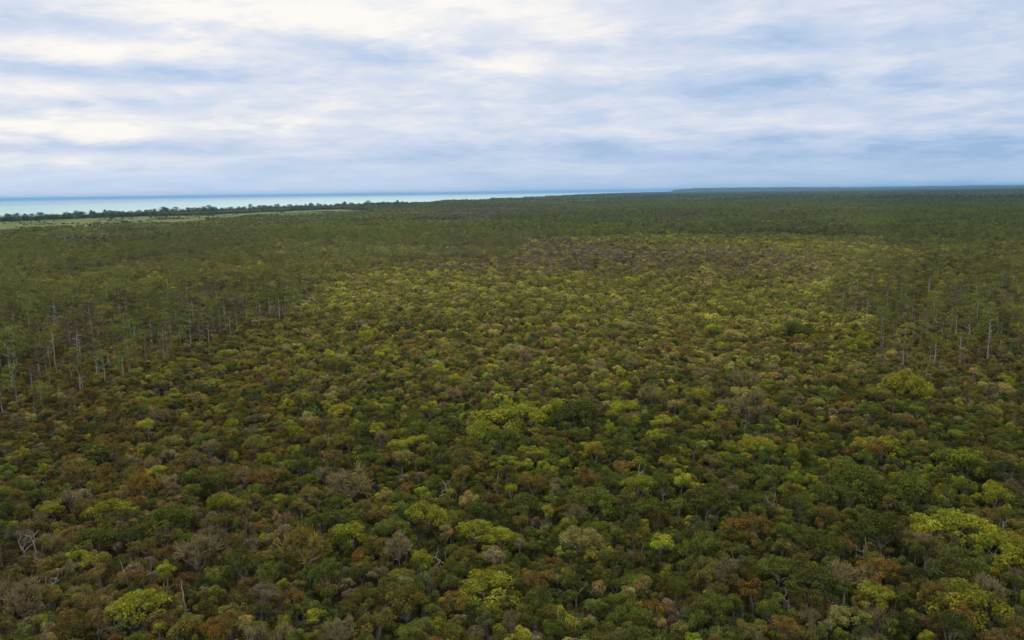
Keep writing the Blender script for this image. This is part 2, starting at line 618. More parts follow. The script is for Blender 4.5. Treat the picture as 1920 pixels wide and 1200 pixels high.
def sstep(v, a, b):
    t = np.clip((v - a) / (b - a), 0, 1)
    return t * t * (3 - 2 * t)


def ground_poly(pts, z=0.0):
    return [tuple(at(px, py, z)[0][:2]) for px, py in pts]


PINES_WEST = ground_poly([(-700, 900), (-200, 850), (0, 822), (95, 812), (150, 768), (235, 722), (335, 700), (445, 655), (545, 604),
                          (640, 562), (760, 524), (900, 502), (1000, 490), (960, 462), (500, 452), (-700, 470)])
PINES_EAST = ground_poly([(1590, 560), (1640, 640), (1700, 700), (1810, 728), (1930, 738), (2500, 760), (2500, 470), (1900, 470), (1650, 505)])
PINES_FAR = ground_poly([(-900, 452), (400, 455), (1000, 462), (1290, 446), (1620, 450), (1700, 500), (2700, 470), (2700, 392), (1300, 384), (700, 398), (300, 428), (-900, 450)])
MEADOW = ground_poly([(-900, 476), (-60, 437), (0, 435), (90, 430), (190, 427.5), (260, 423), (350, 418), (420, 411), (500, 407.5), (600, 403), (690, 397.5)], 1.9) + \
    ground_poly([(640, 392.5), (560, 395.5), (480, 399), (390, 404), (300, 405.5), (200, 408), (100, 412.5), (0, 416.5), (-900, 440)])
SEA = ground_poly([(-2600, 490), (-900, 436), (-60, 415.5), (0, 413.5), (120, 408), (250, 402.5), (400, 397), (480, 393.5), (640, 387.5), (700, 385), (800, 380.5), (880, 377),
                   (960, 373), (1010, 369.6), (1060, 367.2), (1100, 365.2), (1140, 363.3), (1190, 361.9), (1240, 360.2), (1262, 358.4)])
_far_r = at(1262, 357.3)[0]
SEA += [tuple(_far_r[:2]), (9000.0, 41500.0), (-38000.0, 41500.0), (-38000.0, 400.0)]


def mix_at(x, y):
    """share of each species and whether pines stand there, from where the ground lies"""
    px, py, dep = project(x, y, np.full(np.shape(x), 3.0))
    px = np.clip(px, -400, 2320)
    g = lambda cx, cy, wx, wy: np.exp(-((px - cx) / wx) ** 2 - ((py - cy) / wy) ** 2)
    n1, n2, n3 = vnoise(x, y, 23, 1), vnoise(x, y, 14, 2), vnoise(x, y, 55, 3)
    low = sstep(py, 690, 840)                        # the nearest, greener forest
    left = sstep(px, 900, 250)
    mid = (1 - low) * sstep(py, 430, 500)
    far = 1 - sstep(py, 430, 490)
    w = {}
    w['dark green'] = 0.55 * low * (1 - .35 * left) + 0.20 * mid + 0.22 * far
    w['mid green'] = 0.62 * low * (1 - .45 * left) + 0.26 * mid + 0.62 * far
    w['yellow-green'] = (0.26 * (1 - .5 * left) + 0.40 * g(1100, 830, 420, 90) + .3 * g(1800, 1000, 200, 90)) * low + 0.20 * mid + .12 * far
    w['olive'] = 0.30 * low + 0.70 * mid + 0.42 * far
    w['brown'] = (0.10 + 0.52 * left) * low + 0.15 * mid + 0.14 * far + 0.9 * g(250, 860, 420, 70) * .6
    w['rusty orange'] = 0.015 + 0.045 * low + 0.05 * g(150, 850, 300, 90)
    w['grey-brown'] = (0.13 + 0.24 * left) * low + 0.15 * mid + .04 * far + 2.2 * g(900, 478, 330, 17) + .9 * g(1450, 437, 260, 9) + .9 * g(1790, 660, 150, 40) + .8 * g(1850, 497, 150, 16)
    w['pale olive'] = 0.03 + 0.36 * mid + .04 * low
    w['blue-green'] = 0.10 * low + .08 * mid + .12 * far
    pw = inside(PINES_WEST, x, y) * 1.0 + inside(PINES_EAST, x, y) * 1.0
    w['brown'] = w['brown'] + .55 * pw * (1 - far)
    w['grey-brown'] = w['grey-brown'] + .20 * pw * (1 - far)
    w['mid green'] = w['mid green'] + .9 * g(1230, 890, 380, 160) * low
    w['yellow-green'] = w['yellow-green'] + .25 * g(1150, 850, 380, 130) * low
    w['olive'] = w['olive'] + .25 * pw
    w['yellow-green'] = w['yellow-green'] * (1 - .6 * pw)
    W_ = np.stack([np.maximum(w[k] * np.ones(np.shape(x)), 0.001) for k in SPN], -1)
    # clusters of one kind
    for q, s in enumerate(SPN):
        W_[..., q] *= 0.35 + 1.6 * vnoise(x, y, 17, 40 + q) ** 1.6 + 0.5 * vnoise(x, y, 60, 60 + q)
    return W_ / W_.sum(-1, keepdims=True), px, py


def pine_share(x, y):
    x0, y0 = x, y
    k = .035 * np.hypot(x, y) + 6
    x = x0 + (vnoise(x0, y0, 22, 71) + vnoise(x0, y0, 9, 73) - 1) * k * 1.2
    y = y0 + (vnoise(x0, y0, 22, 72) + vnoise(x0, y0, 9, 74) - 1) * k * 1.6
    open_ = .38 + .62 * sstep(vnoise(x0, y0, 34, 75), .3, .75)
    a = (inside(PINES_WEST, x, y) * 0.85 + inside(PINES_EAST, x, y) * 0.75) * open_
    f = inside(PINES_FAR, x, y) * (0.30 + 0.5 * sstep(vnoise(x, y, 160, 9), .35, .65))
    f = f * (1 - sstep(np.hypot(x, y), 850, 1050) * (x < 0))
    return np.maximum(a, f)


def open_ground(x, y):
    return inside(MEADOW, x, y) | inside(SEA, x, y)


# ------------------------------------------------------------------ one tree after another, nearest zone
NEAR_OUT, HALF, BACK = 230.0, R(44), 62.0


def near_places(n):
    """random places on the ground ahead, spread wide enough for a step to either side"""
    rr = np.sqrt(rng.uniform(70 ** 2, (NEAR_OUT + BACK) ** 2, n)); aa = rng.uniform(-HALF, HALF, n)
    x, y = rr * np.sin(aa), rr * np.cos(aa) - BACK
    ok = (y > 22) & (np.hypot(x, y) < NEAR_OUT)
    return x[ok], y[ok]


class Spots:
    def __init__(self, cell=3.0):
        self.c, self.g = cell, {}

    def free(self, x, y, r, k):
        i, j = int(x // self.c), int(y // self.c)
        for a in (-1, 0, 1):
            for b in (-1, 0, 1):
                for (u, v, q) in self.g.get((i + a, j + b), ()):
                    if (u - x) ** 2 + (v - y) ** 2 < (k * (q + r)) ** 2:
                        return False
        return True

    def put(self, x, y, r):
        self.g.setdefault((int(x // self.c), int(y // self.c)), []).append((x, y, r))


spots = Spots()
trees = []          # dicts: x, y, r (crown radius), h (height of crown centre line), species, kind


def put_marked(px, py, w, species, kind='broad', form=None, land=None, h=None):
    """one of the conspicuous trees: crown centre seen at px, py of the photograph, w pixels wide"""
    zc = {'broad': 3.7, 'shrub': 1.8, 'bare': 4.0}[kind]
    p, t = at(px, py, zc)
    rad = 0.5 * w / F * t
    spots.put(p[0], p[1], rad * .95)
    trees.append(dict(x=p[0], y=p[1], r=rad, h=zc + .25 * rad, sp=species, kind=kind, form=form, land=land, marked=True))


Y, M, D, O, B_, RU, G, PO = 'yellow-green', 'mid green', 'dark green', 'olive', 'brown', 'rusty orange', 'grey-brown', 'pale olive'
for m in [
    (255, 1150, 96, Y, 'broad', 4, 'bright yellow-green tree low on the far left side'),
    (915, 1108, 92, Y, 'broad', 5, 'bright lumpy yellow-green tree low near the middle'),
    (957, 786, 100, Y, 'broad', 4, 'wide yellow-green crown in the middle of the canopy'),
    (905, 822, 70, Y, 'broad', 9, None), (790, 822, 82, M, 'broad', 1, 'big domed mid green tree left of the wide yellow-green crown'),
    (1110, 852, 44, Y, 'broad', 0, 'small ball-shaped yellow-green tree amid dark green crowns'),
    (1420, 852, 72, Y, 'broad', 9, 'yellow-green tree spreading right of the ball-shaped tree'),
    (1440, 895, 70, M, 'broad', 7, None),
    (1785, 1000, 88, Y, 'broad', 5, 'largest lumpy yellow-green tree near the right edge'),
    (1866, 1036, 84, Y, 'broad', 10, 'yellow-green tree with several humps touching the right edge'),
    (1640, 1125, 72, Y, 'broad', 4, 'yellow-green tree below the two rusty orange crowns on the right'),
    (1810, 1140, 90, Y, 'broad', 9, None), (1780, 1120, 70, M, 'broad', 7, None),
    (1405, 990, 78, RU, 'broad', 2, 'large rusty orange tree right of the middle'),
    (1645, 1076, 66, RU, 'broad', 6, 'ragged rusty orange tree on the lower right'),
    (612, 1106, 36, RU, 'broad', 0, 'small rusty orange tree low and left of the middle'),
    (1228, 1150, 48, 'rusty orange', 'broad', 6, 'dark reddish tree low and right of the middle'),
    (1012, 1085, 52, RU, 'broad', 4, 'rusty tree right of the bright lumpy yellow-green tree'),
    (1470, 1180, 60, RU, 'broad', 2, 'rusty tree at the very bottom right of the middle'),
    (1088, 1022, 78, PO, 'broad', 4, 'pale olive tree with bare pale limbs right of the middle'),
    (1312, 1042, 92, M, 'broad', 3, 'tall mid green tree left of the large rusty orange tree'),
    (788, 1066, 52, Y, 'broad', 3, 'tall yellow-green tree left of the lumpy yellow-green tree'),
    (893, 1003, 64, Y, 'broad', 7, 'round yellow-green tree above the lumpy yellow-green tree'),
    (836, 1005, 38, PO, 'broad', 3, 'narrow drooping pale tree beside the round yellow-green tree'),
    (655, 1010, 80, Y, 'broad', 9, 'flat spreading yellow-green tree left of the middle'),
    (800, 978, 85, Y, 'broad', 4, None), (545, 818, 46, Y, 'broad', 1, 'domed yellow-green tree left of the middle among brown crowns'),
    (640, 796, 32, Y, 'broad', 0, None), (205, 962, 76, Y, 'broad', 9, 'flat yellow-green crown over brown shrubs on the left'),
    (180, 1020, 70, M, 'broad', 1, None), (150, 1050, 50, Y, 'broad', 3, None), (320, 985, 75, M, 'broad', 1, None),
    (415, 950, 40, Y, 'broad', 5, None), (580, 1142, 46, M, 'broad', 1, None), (755, 945, 62, M, 'broad', 1, None),
    (932, 832, 84, M, 'broad', 5, None), (1085, 792, 92, D, 'broad', 3, 'big dark green tree right of the wide yellow-green crown'),
    (1050, 775, 60, Y, 'broad', 4, None), (872, 868, 76, O, 'broad', 2, 'olive tree turning orange in front of the domed mid green tree'),
    (915, 868, 42, M, 'broad', 0, None), (955, 870, 40, Y, 'broad', 0, None), (1800, 875, 80, Y, 'broad', 5, None),
    (1110, 955, 100, M, 'broad', 5, None), (1240, 905, 60, M, 'broad', 7, None), (1010, 905, 60, M, 'broad', 1, None),
    (1330, 950, 90, D, 'broad', 7, None), (1600, 930, 110, M, 'broad', 5, None), (1540, 940, 80, M, 'broad', 1, None),
    (1700, 940, 95, M, 'broad', 4, None), (1650, 1000, 90, D, 'broad', 9, None), (1530, 1100, 90, D, 'broad', 1, None),
    (1490, 935, 60, Y, 'broad', 4, None), (1790, 1085, 80, D, 'broad', 7, None), (1840, 865, 70, O, 'broad', 1, None),
    (1865, 936, 56, Y, 'broad', 1, None), (1600, 656, 50, Y, 'broad', 9, None), (1492, 630, 62, M, 'broad', 4, None),
    (1700, 736, 84, Y, 'broad', 4, None), (1650, 850, 70, Y, 'broad', 4, None), (1200, 965, 70, M, 'broad', 1, None),
    (1220, 748, 64, G, 'bare', 0, 'leafless grey tree above the middle of the canopy'),
    (1402, 782, 74, G, 'bare', 1, 'wide leafless grey-brown tree among green crowns'),
    (1390, 722, 60, G, 'bare', 2, 'pale leafless tree with a visible stem behind green crowns'),
    (1590, 1085, 60, G, 'bare', 3, 'grey leafless tree left of the ragged rusty tree'),
    (1080, 970, 40, G, 'bare', 4, None), (40, 1130, 80, G, 'bare', 0, 'grey leafless crown on the lower left edge'),
    (370, 1050, 80, G, 'bare', 1, None), (500, 900, 70, B_, 'bare', 2, None), (575, 1040, 90, B_, 'bare', 3, None),
    (1360, 1075, 50, G, 'bare', 4, None), (150, 900, 60, B_, 'bare', 1, None), (1780, 1060, 60, G, 'bare', 0, None),
    (270, 915, 70, RU, 'bare', 2, None), (660, 915, 90, G, 'bare', 3, None), (960, 1170, 50, G, 'bare', 4, None),
    (1850, 1120, 60, G, 'bare', 1, None), (1000, 910, 50, B_, 'bare', 2, None), (640, 1190, 55, G, 'bare', 3, None),
    (760, 1140, 85, O, 'broad', 6, None), (1180, 1175, 84, M, 'broad', 3, None), (870, 1050, 60, O, 'broad', 6, None),
    (1340, 1150, 80, M, 'broad', 3, None), (1500, 1010, 60, D, 'broad', 7, None), (1150, 1060, 60, D, 'broad', 1, None),
]:
    put_marked(*m)

snags = []
for px, py, hpx, land in [
    (1036, 1072, 30, 'forked white dead tree between dark crowns near the bottom middle'),
    (1374, 1078, 34, 'forked white dead tree right of the tall mid green tree'),
    (1474, 1155, 36, 'branched white dead tree low on the right'),
    (1572, 1168, 36, 'leaning white dead tree in a dark gap on the lower right'),
    (290, 1092, 28, 'crooked white dead tree on the lower left'), (302, 1145, 30, 'white dead limb behind the bright yellow-green tree'),
    (404, 1098, 30, None), (276, 1122, 18, None), (876, 892, 18, 'forked white dead tree under the big dark crowns'),
    (717, 862, 22, None), (828, 950, 28, 'pale grey dead tree standing below the olive orange tree'), (1104, 775, 14, None),
    (584, 795, 30, 'thin white dead stem among brown crowns left of the middle'), (655, 1195, 22, None), (832, 1085, 45, None),
    (440, 1130, 24, None), (255, 918, 22, None), (1770, 1160, 22, None), (1310, 780, 16, None), (1560, 790, 22, None),
    (1095, 478, 9, None), (1118, 480, 10, None), (1148, 478, 12, 'tallest white dead stem in the far brown strip'), (1056, 482, 7, None),
    (1480, 742, 24, None), (1478, 870, 20, None), (1880, 1175, 24, None), (520, 700, 18, None), (1540, 690, 20, None), (1000, 640, 14, None),
    (1745, 1110, 22, None), (60, 1000, 20, None), (480, 980, 22, None), (1245, 1035, 22, None), (690, 1075, 24, None), (1690, 965, 20, None),
]:
    base, t = at(px, py, 1.5)
    hh = hpx / F * t * .95 + 2.3
    snags.append(dict(x=base[0], y=base[1], h=min(hh, 9.5), land=land, px=px, py=py))
    spots.put(base[0], base[1], 0.35)

for _ in range(80):
    px, py = rng.uniform(20, 1900), 1190 - 620 * rng.uniform(0, 1) ** .8
    p, t = at(px, py, 2.0)
    if spots.free(p[0], p[1], .3, 1.0):
        snags.append(dict(x=p[0], y=p[1], h=float(rng.uniform(3.6, 6.0)), land=None, px=px, py=py))
        spots.put(p[0], p[1], .3)

# pines standing in the near zone
pines = []
pine_spots = Spots(4.0)
tries = 9000
rr = np.sqrt(rng.uniform(110 ** 2, 330 ** 2, tries)); aa = rng.uniform(-HALF, HALF, tries)
tx, ty = rr * np.sin(aa), rr * np.cos(aa)
ps = pine_share(tx, ty)
for k in range(tries):
    if rng.random() < ps[k] and pine_spots.free(tx[k], ty[k], 1.0, 1.6):
        pine_spots.put(tx[k], ty[k], 1.0)
        pines.append(dict(x=tx[k], y=ty[k], h=float(np.clip(rng.normal(10.4, 1.8), 6.5, 14.5))))
        if rr[k] < NEAR_OUT:
            spots.put(tx[k], ty[k], 0.3)

# dart throwing, the large crowns first
for rad, n in ((2.05, 90), (1.65, 700), (1.35, 3600), (1.1, 10000), (0.88, 24000), (0.68, 48000)):
    tx, ty = near_places(int(n * 1.25))
    ps = pine_share(tx, ty)
    for k in range(len(tx)):
        q = rad * rng.uniform(.85, 1.15)
        if ps[k] > .5 and q > 1.5:
            q *= 0.6
        if spots.free(tx[k], ty[k], q, 0.60):
            spots.put(tx[k], ty[k], q)
            trees.append(dict(x=tx[k], y=ty[k], r=q, sp=None, kind=None, form=None, land=None, marked=False))

todo = [t for t in trees if t['sp'] is None]
Wt, PX, PY = mix_at(np.array([t['x'] for t in todo]), np.array([t['y'] for t in todo]))
cum = Wt.cumsum(-1)
pick = (rng.random(len(todo))[:, None] > cum).sum(-1).clip(0, len(SPN) - 1)
for t, k in zip(todo, pick):
    t['sp'] = SPN[k]
    if SPN[k] in (G, B_) and t['r'] > 1.0 and rng.random() < (.85 if SPN[k] == G else .35):
        t['kind'] = 'bare'
    else:
        t['kind'] = 'broad' if t['r'] > 1.0 else 'shrub'
    base = 1.7 + 1.05 * t['r'] + 1.3 * float(vnoise(t['x'], t['y'], 19, 5)) + rng.normal(0, .75)
    if t['kind'] == 'shrub':
        base = 1.3 + 1.0 * t['r'] + rng.uniform(0, 1.9)
    t['h'] = max(1.2, base)


def tint_of(sp, r=rng, amount=1.0):
    c = np.array(SP[sp])
    v = r.normal(1.0, .17 * amount)
    return np.clip(c * v * (1 + r.normal(0, .05 * amount, 3) * np.array([1, 1, .6])), .006, .4)


for t in trees:
    t['tint'] = tint_of(t['sp'], amount=.5 if t['marked'] else 1.0)
    qx, qy, _ = project(t['x'], t['y'], 3.0)
    if not t['marked']:                                    # the drier, paler swath across the middle
        t['tint'] = t['tint'] * (1 + .50 * math.exp(-((qx - 1100) / 620) ** 2 - ((qy - 610) / 150) ** 2))
    t['rz'] = rng.uniform(0, 6.283)
    t['sx'], t['sy'], t['sz'] = (float(v) for v in rng.uniform(.82, 1.24, 3))
    t['var'] = int(rng.integers(12, 15)) if t['kind'] == 'broad' and t['r'] > (1.55 if t['marked'] else 1.62) else t['form'] if t['form'] is not None else int(rng.integers(0, {'broad': 12, 'shrub': 6, 'bare': 5}[t['kind']]))
    t['px'], t['py'], t['dep'] = [float(v) for v in project(t['x'], t['y'], t['h'])]
    t['seen'] = -30 < t['px'] < 1950 and t['py'] < 1225
    t['area'] = (t['r'] / t['dep']) ** 2 * (4 if t['marked'] else 1)

LIMIT = {'broad': 296, 'shrub': 296, 'bare': 220}
single, mass = [], []
for kind in LIMIT:
    c = sorted([t for t in trees if t['kind'] == kind and t['seen']], key=lambda t: -t['area'])
    single += c[:LIMIT[kind]]
    mass += c[LIMIT[kind]:] + [t for t in trees if t['kind'] == kind and not t['seen']]


# ------------------------------------------------------------------ individual trees
def thing(name, loc, rz=0.0, scale=1.0):
    o = bpy.data.objects.new(name, None)
    COL.objects.link(o)
    o.location = loc
    o.rotation_euler = (0, 0, rz)
    o.scale = (scale, scale, scale) if not isinstance(scale, tuple) else scale
    o.empty_display_size = 0.3
    return o


def part(name, me, parent, tint=None, loc=(0, 0, 0), scale=(1, 1, 1)):
    o = bpy.data.objects.new(name, me)
    COL.objects.link(o)
    o.parent = parent
    o.location = loc
    o.scale = scale
    if tint is not None:
        o["tint"] = [float(c) for c in tint]
    return o


NAMES = {'broad': ('broadleaf_tree', 'tree', 'broadleaf trees of the near canopy'), 'shrub': ('shrub', 'shrub', 'shrubs between the near trees'),
         'bare': ('bare_tree', 'tree', 'leafless trees of the near canopy')}
H0 = {'broad': 1.5, 'shrub': 0.9, 'bare': 1.5}


def zscale(t):
    """trunk reaches from the ground to the crown: the crown hangs at t['h'] - 0.35 r"""
    return t['h'] - 0.35 * t['r']


made = []
for t in single:
    name, cat, group = NAMES[t['kind']]
    src = {'broad': BROAD, 'shrub': SHRUB, 'bare': BARE}[t['kind']][t['var']]
    root = thing(name, (t['x'], t['y'], 0), t['rz'])
    z, r_ = zscale(t), t['r']
    part('crown', src[0], root, t['tint'], (0, 0, z), (r_ * t['sx'], r_ * t['sy'], r_ * t['sz']))
    # the trunk mesh runs from -H0 to the clumps; scale its lower part to reach the ground
    part('trunk' if t['kind'] != 'shrub' else 'stem', src[1], root, None, (0, 0, z), (r_ * t['sx'], r_ * t['sy'], max(r_ * t['sz'], z / H0[t['kind']])))
    t['root'] = root
    t['label_cat'], t['group'] = cat, group
    made.append(t)

for k, s in enumerate(snags):
    me, br = SNAG[k % len(SNAG)]
    root = thing('dead_tree', (s['x'], s['y'], 0), rng.uniform(0, 6.28), float(s['h']))
    part('trunk', me, root)
    for b in br:
        part('branch', b, root)
    s.update(root=root, kind='dead', sp='white', form=k % len(SNAG), label_cat='tree', group='bleached dead trees')
    s['px'], s['py'], s['dep'] = [float(v) for v in project(s['x'], s['y'], s['h'] * .7)]
    s['r'] = s['h'] * .2
    made.append(s)

for p in pines:
    p['px'], p['py'], p['dep'] = [float(v) for v in project(p['x'], p['y'], p['h'] * .85)]
    p['seen'] = -15 < p['px'] < 1935
    c = np.array([0.132, 0.138, 0.030]) * rng.normal(1, .22) * (1 + rng.normal(0, .08, 3))
    if rng.random() < .26:
        c = np.array([0.110, 0.082, 0.048]) * rng.normal(1, .15)
    p['tint'] = np.clip(c, .01, .2)
    p['sp'] = 'brown' if c[0] > c[1] else ('bright green' if c[1] > .157 else ('dark green' if c[1] < .122 else 'green'))
    p['rz'], p['var'] = rng.uniform(0, 6.28), int(rng.integers(0, 8))
pines.sort(key=lambda p: (not p['seen'], p['dep'] / p['h']))
pine_single, pine_mass = pines[:296], pines[296:]
for p in pine_single:
    root = thing('pine_tree', (p['x'], p['y'], 0), p['rz'], float(p['h']))
    part('crown', PINE[p['var']][0], root, p['tint'])
    part('trunk', PINE[p['var']][1], root)
    p.update(root=root, kind='pine', form=p['var'], land=None, label_cat='tree', group='pine trees of the near stands', r=p['h'] * .18)
    made.append(p)

# the belt of trees along the shore
belt = [(-40, 418), (0, 416), (60, 413.5), (110, 411), (160, 409), (250, 405.5), (330, 402.5), (400, 400), (470, 396.5), (560, 392.5), (640, 390), (700, 388), (760, 385.5)]
bx, by = np.array(belt).T
n_coast = 190
coast = []
for k in range(n_coast):
    u = (k + rng.uniform(.1, .9)) / n_coast
    px = -30 + 790 * u ** 0.9
    if 112 < px < 119 or 160 < px < 169:
        px += 9
    py = float(np.interp(px, bx, by)) + rng.uniform(-.5, .9)
    p, t = at(px, py)
    h = float(np.clip(rng.normal(12.5, 2.6), 7, 19)) * (1.15 if px > 300 else 1.0)
    coast.append((p[0], p[1], h))
for x, y, h in coast:
    v = int(rng.integers(0, 6))
    w = h * rng.uniform(1.1, 1.9)
    root = thing('shore_tree', (x, y, 0), rng.uniform(0, 6.28), (float(w), float(w), float(h)))
    c = np.array([0.075, 0.115, 0.055]) * rng.normal(1, .2) * (1 + rng.normal(0, .08, 3))
    part('crown', COAST[v][0], root, np.clip(c, .01, .2))
    part('trunk', COAST[v][1], root)
    px, py, dep = [float(q) for q in project(x, y, h * .6)]
    made.append(dict(root=root, kind='shore', x=x, y=y, h=h, r=w * .3, px=px, py=py, dep=dep, sp='dark green', form=v, land=None,
                     label_cat='tree', group='trees of the shore belt', tall=h))

# ------------------------------------------------------------------ labels that single each tree out
ORD = ["nearest", "second", "third", "fourth", "fifth", "sixth", "seventh", "eighth", "ninth", "tenth", "eleventh", "twelfth"]


def look_of(t):
    k = t['kind']
    if k == 'broad':
        size = 'large ' if t['r'] > 1.6 else ('small ' if t['r'] < 1.15 else '')
        return f"{size}{BROAD[t['var']][2]} {t['sp']} tree"
    if k == 'shrub':
        return f"{SHRUB[t['var']][2]} {t['sp']} shrub"
    if k == 'bare':
        return f"{'wide ' if t['r'] > 1.6 else ''}leafless {t['sp']} tree"
    if k == 'pine':
        return f"{'tall ' if t['h'] > 12 else ('short ' if t['h'] < 10 else '')}{t['sp']} pine"
    if k == 'dead':
        return "bleached dead tree"
    return f"{'tall ' if t['h'] > 14.5 else ('low ' if t['h'] < 11.5 else '')}dark shore tree"


SHORT = {}
lands = [t for t in made if t.get('land')]
for t in lands:
    t['root']["label"] = t['land']
extra = [(t, s) for t, s in ((t, {
    'bright yellow-green tree low on the far left side': 'the bright yellow-green far-left tree',
    'bright lumpy yellow-green tree low near the middle': 'the bright lumpy yellow-green tree',
    'wide yellow-green crown in the middle of the canopy': 'the wide yellow-green crown',
    'small ball-shaped yellow-green tree amid dark green crowns': 'the ball-shaped yellow-green tree',
    'largest lumpy yellow-green tree near the right edge': 'the largest yellow-green tree',
    'large rusty orange tree right of the middle': 'the large rusty orange tree',
    'ragged rusty orange tree on the lower right': 'the ragged rusty orange tree',
    'small rusty orange tree low and left of the middle': 'the small rusty orange tree',
    'dark reddish tree low and right of the middle': 'the dark reddish tree',
    'pale olive tree with bare pale limbs right of the middle': 'the pale-limbed olive tree',
    'flat spreading yellow-green tree left of the middle': 'the flat spreading yellow-green tree',
    'flat yellow-green crown over brown shrubs on the left': 'the flat yellow-green left crown',
    'domed yellow-green tree left of the middle among brown crowns': 'the domed yellow-green tree',
    'grey leafless crown on the lower left edge': 'the grey leafless edge tree',
    'wide leafless grey-brown tree among green crowns': 'the wide leafless grey-brown tree',
    'big domed mid green tree left of the wide yellow-green crown': 'the big domed mid green tree',
    'crooked white dead tree on the lower left': 'the crooked white dead tree',
    'branched white dead tree low on the right': 'the branched white dead tree',
}.get(t['land'])) for t in lands) if s]
used = {t['land'] for t in lands}


def sector(t, L):
    dx, dy = t['x'] - L['x'], t['y'] - L['y']
    if abs(dy) > abs(dx):
        return 'behind' if dy > 0 else 'in front of'
    return 'right of' if dx > 0 else 'left of'


queues = {}
for t in made:
    if t.get('land') or t['kind'] in ('pine', 'shore'):
        continue
    t['look'] = look_of(t)
    for L, s in extra:
        d = math.hypot(t['x'] - L['x'], t['y'] - L['y'])
        queues.setdefault((t['look'], s, sector(t, L)), []).append((d, id(t)))
for q in queues.values():
    q.sort()
for t in made:
    if t.get('land') or t['kind'] in ('pine', 'shore'):
        continue
    best = None
    for L, s in extra:
        q = queues[(t['look'], s, sector(t, L))]
        d = math.hypot(t['x'] - L['x'], t['y'] - L['y'])
        k = [i for _, i in q].index(id(t))
        cost = k * 9 + d
        if k < len(ORD) and (best is None or cost < best[0]):
            best = (cost, f"{ORD[k]} {t['look']} {sector(t, L)} {s}")
    t['root']["label"] = best[1] if best else f"{t['look']} in the dense near canopy"


def in_rows(items, what, where):
    """pines and shore trees: counted from the left among those of the same look"""
    by = {}
    for t in items:
        by.setdefault((look_of(t), where(t)), []).append(t)
    tens = ["", "twenty-", "thirty-", "forty-", "fifty-", "sixty-", "seventy-", "eighty-", "ninety-"]
    ones = ["first", "second", "third", "fourth", "fifth", "sixth", "seventh", "eighth", "ninth"]
    teens = ["tenth", "eleventh", "twelfth", "thirteenth", "fourteenth", "fifteenth", "sixteenth", "seventeenth", "eighteenth", "nineteenth"]

    def word(n):
        if n < 9:
            return ones[n]
        if n < 19:
            return teens[n - 9]
        a, b = divmod(n + 1, 10)
        return (tens[a - 1] + ones[b - 1]) if b else ["", "", "twentieth", "thirtieth", "fortieth", "fiftieth", "sixtieth", "seventieth", "eightieth", "ninetieth"][a]
    for (look, wh), v in by.items():
        v.sort(key=lambda t: t['px'])
        for k, t in enumerate(v):
            t['root']["label"] = f"{look} {word(k)} from left {wh}"


def pine_where(t):
    d = math.hypot(t['x'], t['y'])
    st = 'of left pine stand' if t['px'] < 1100 else 'of right pine stand'
    rows = [(155, 'front edge'), (170, 'second rank'), (185, 'third rank'), (200, 'fourth rank'), (215, 'fifth rank'), (1e9, 'rear rank')]
    return 'on ' + next(w for lim, w in rows if d < lim) + ' ' + st


in_rows([t for t in made if t['kind'] == 'pine'], 'pine', pine_where)
in_rows([t for t in made if t['kind'] == 'shore'], 'tree', lambda t: 'by the turquoise sea')
for t in made:
    o = t['root']
    o["category"] = t['label_cat']
    o["group"] = t['group']


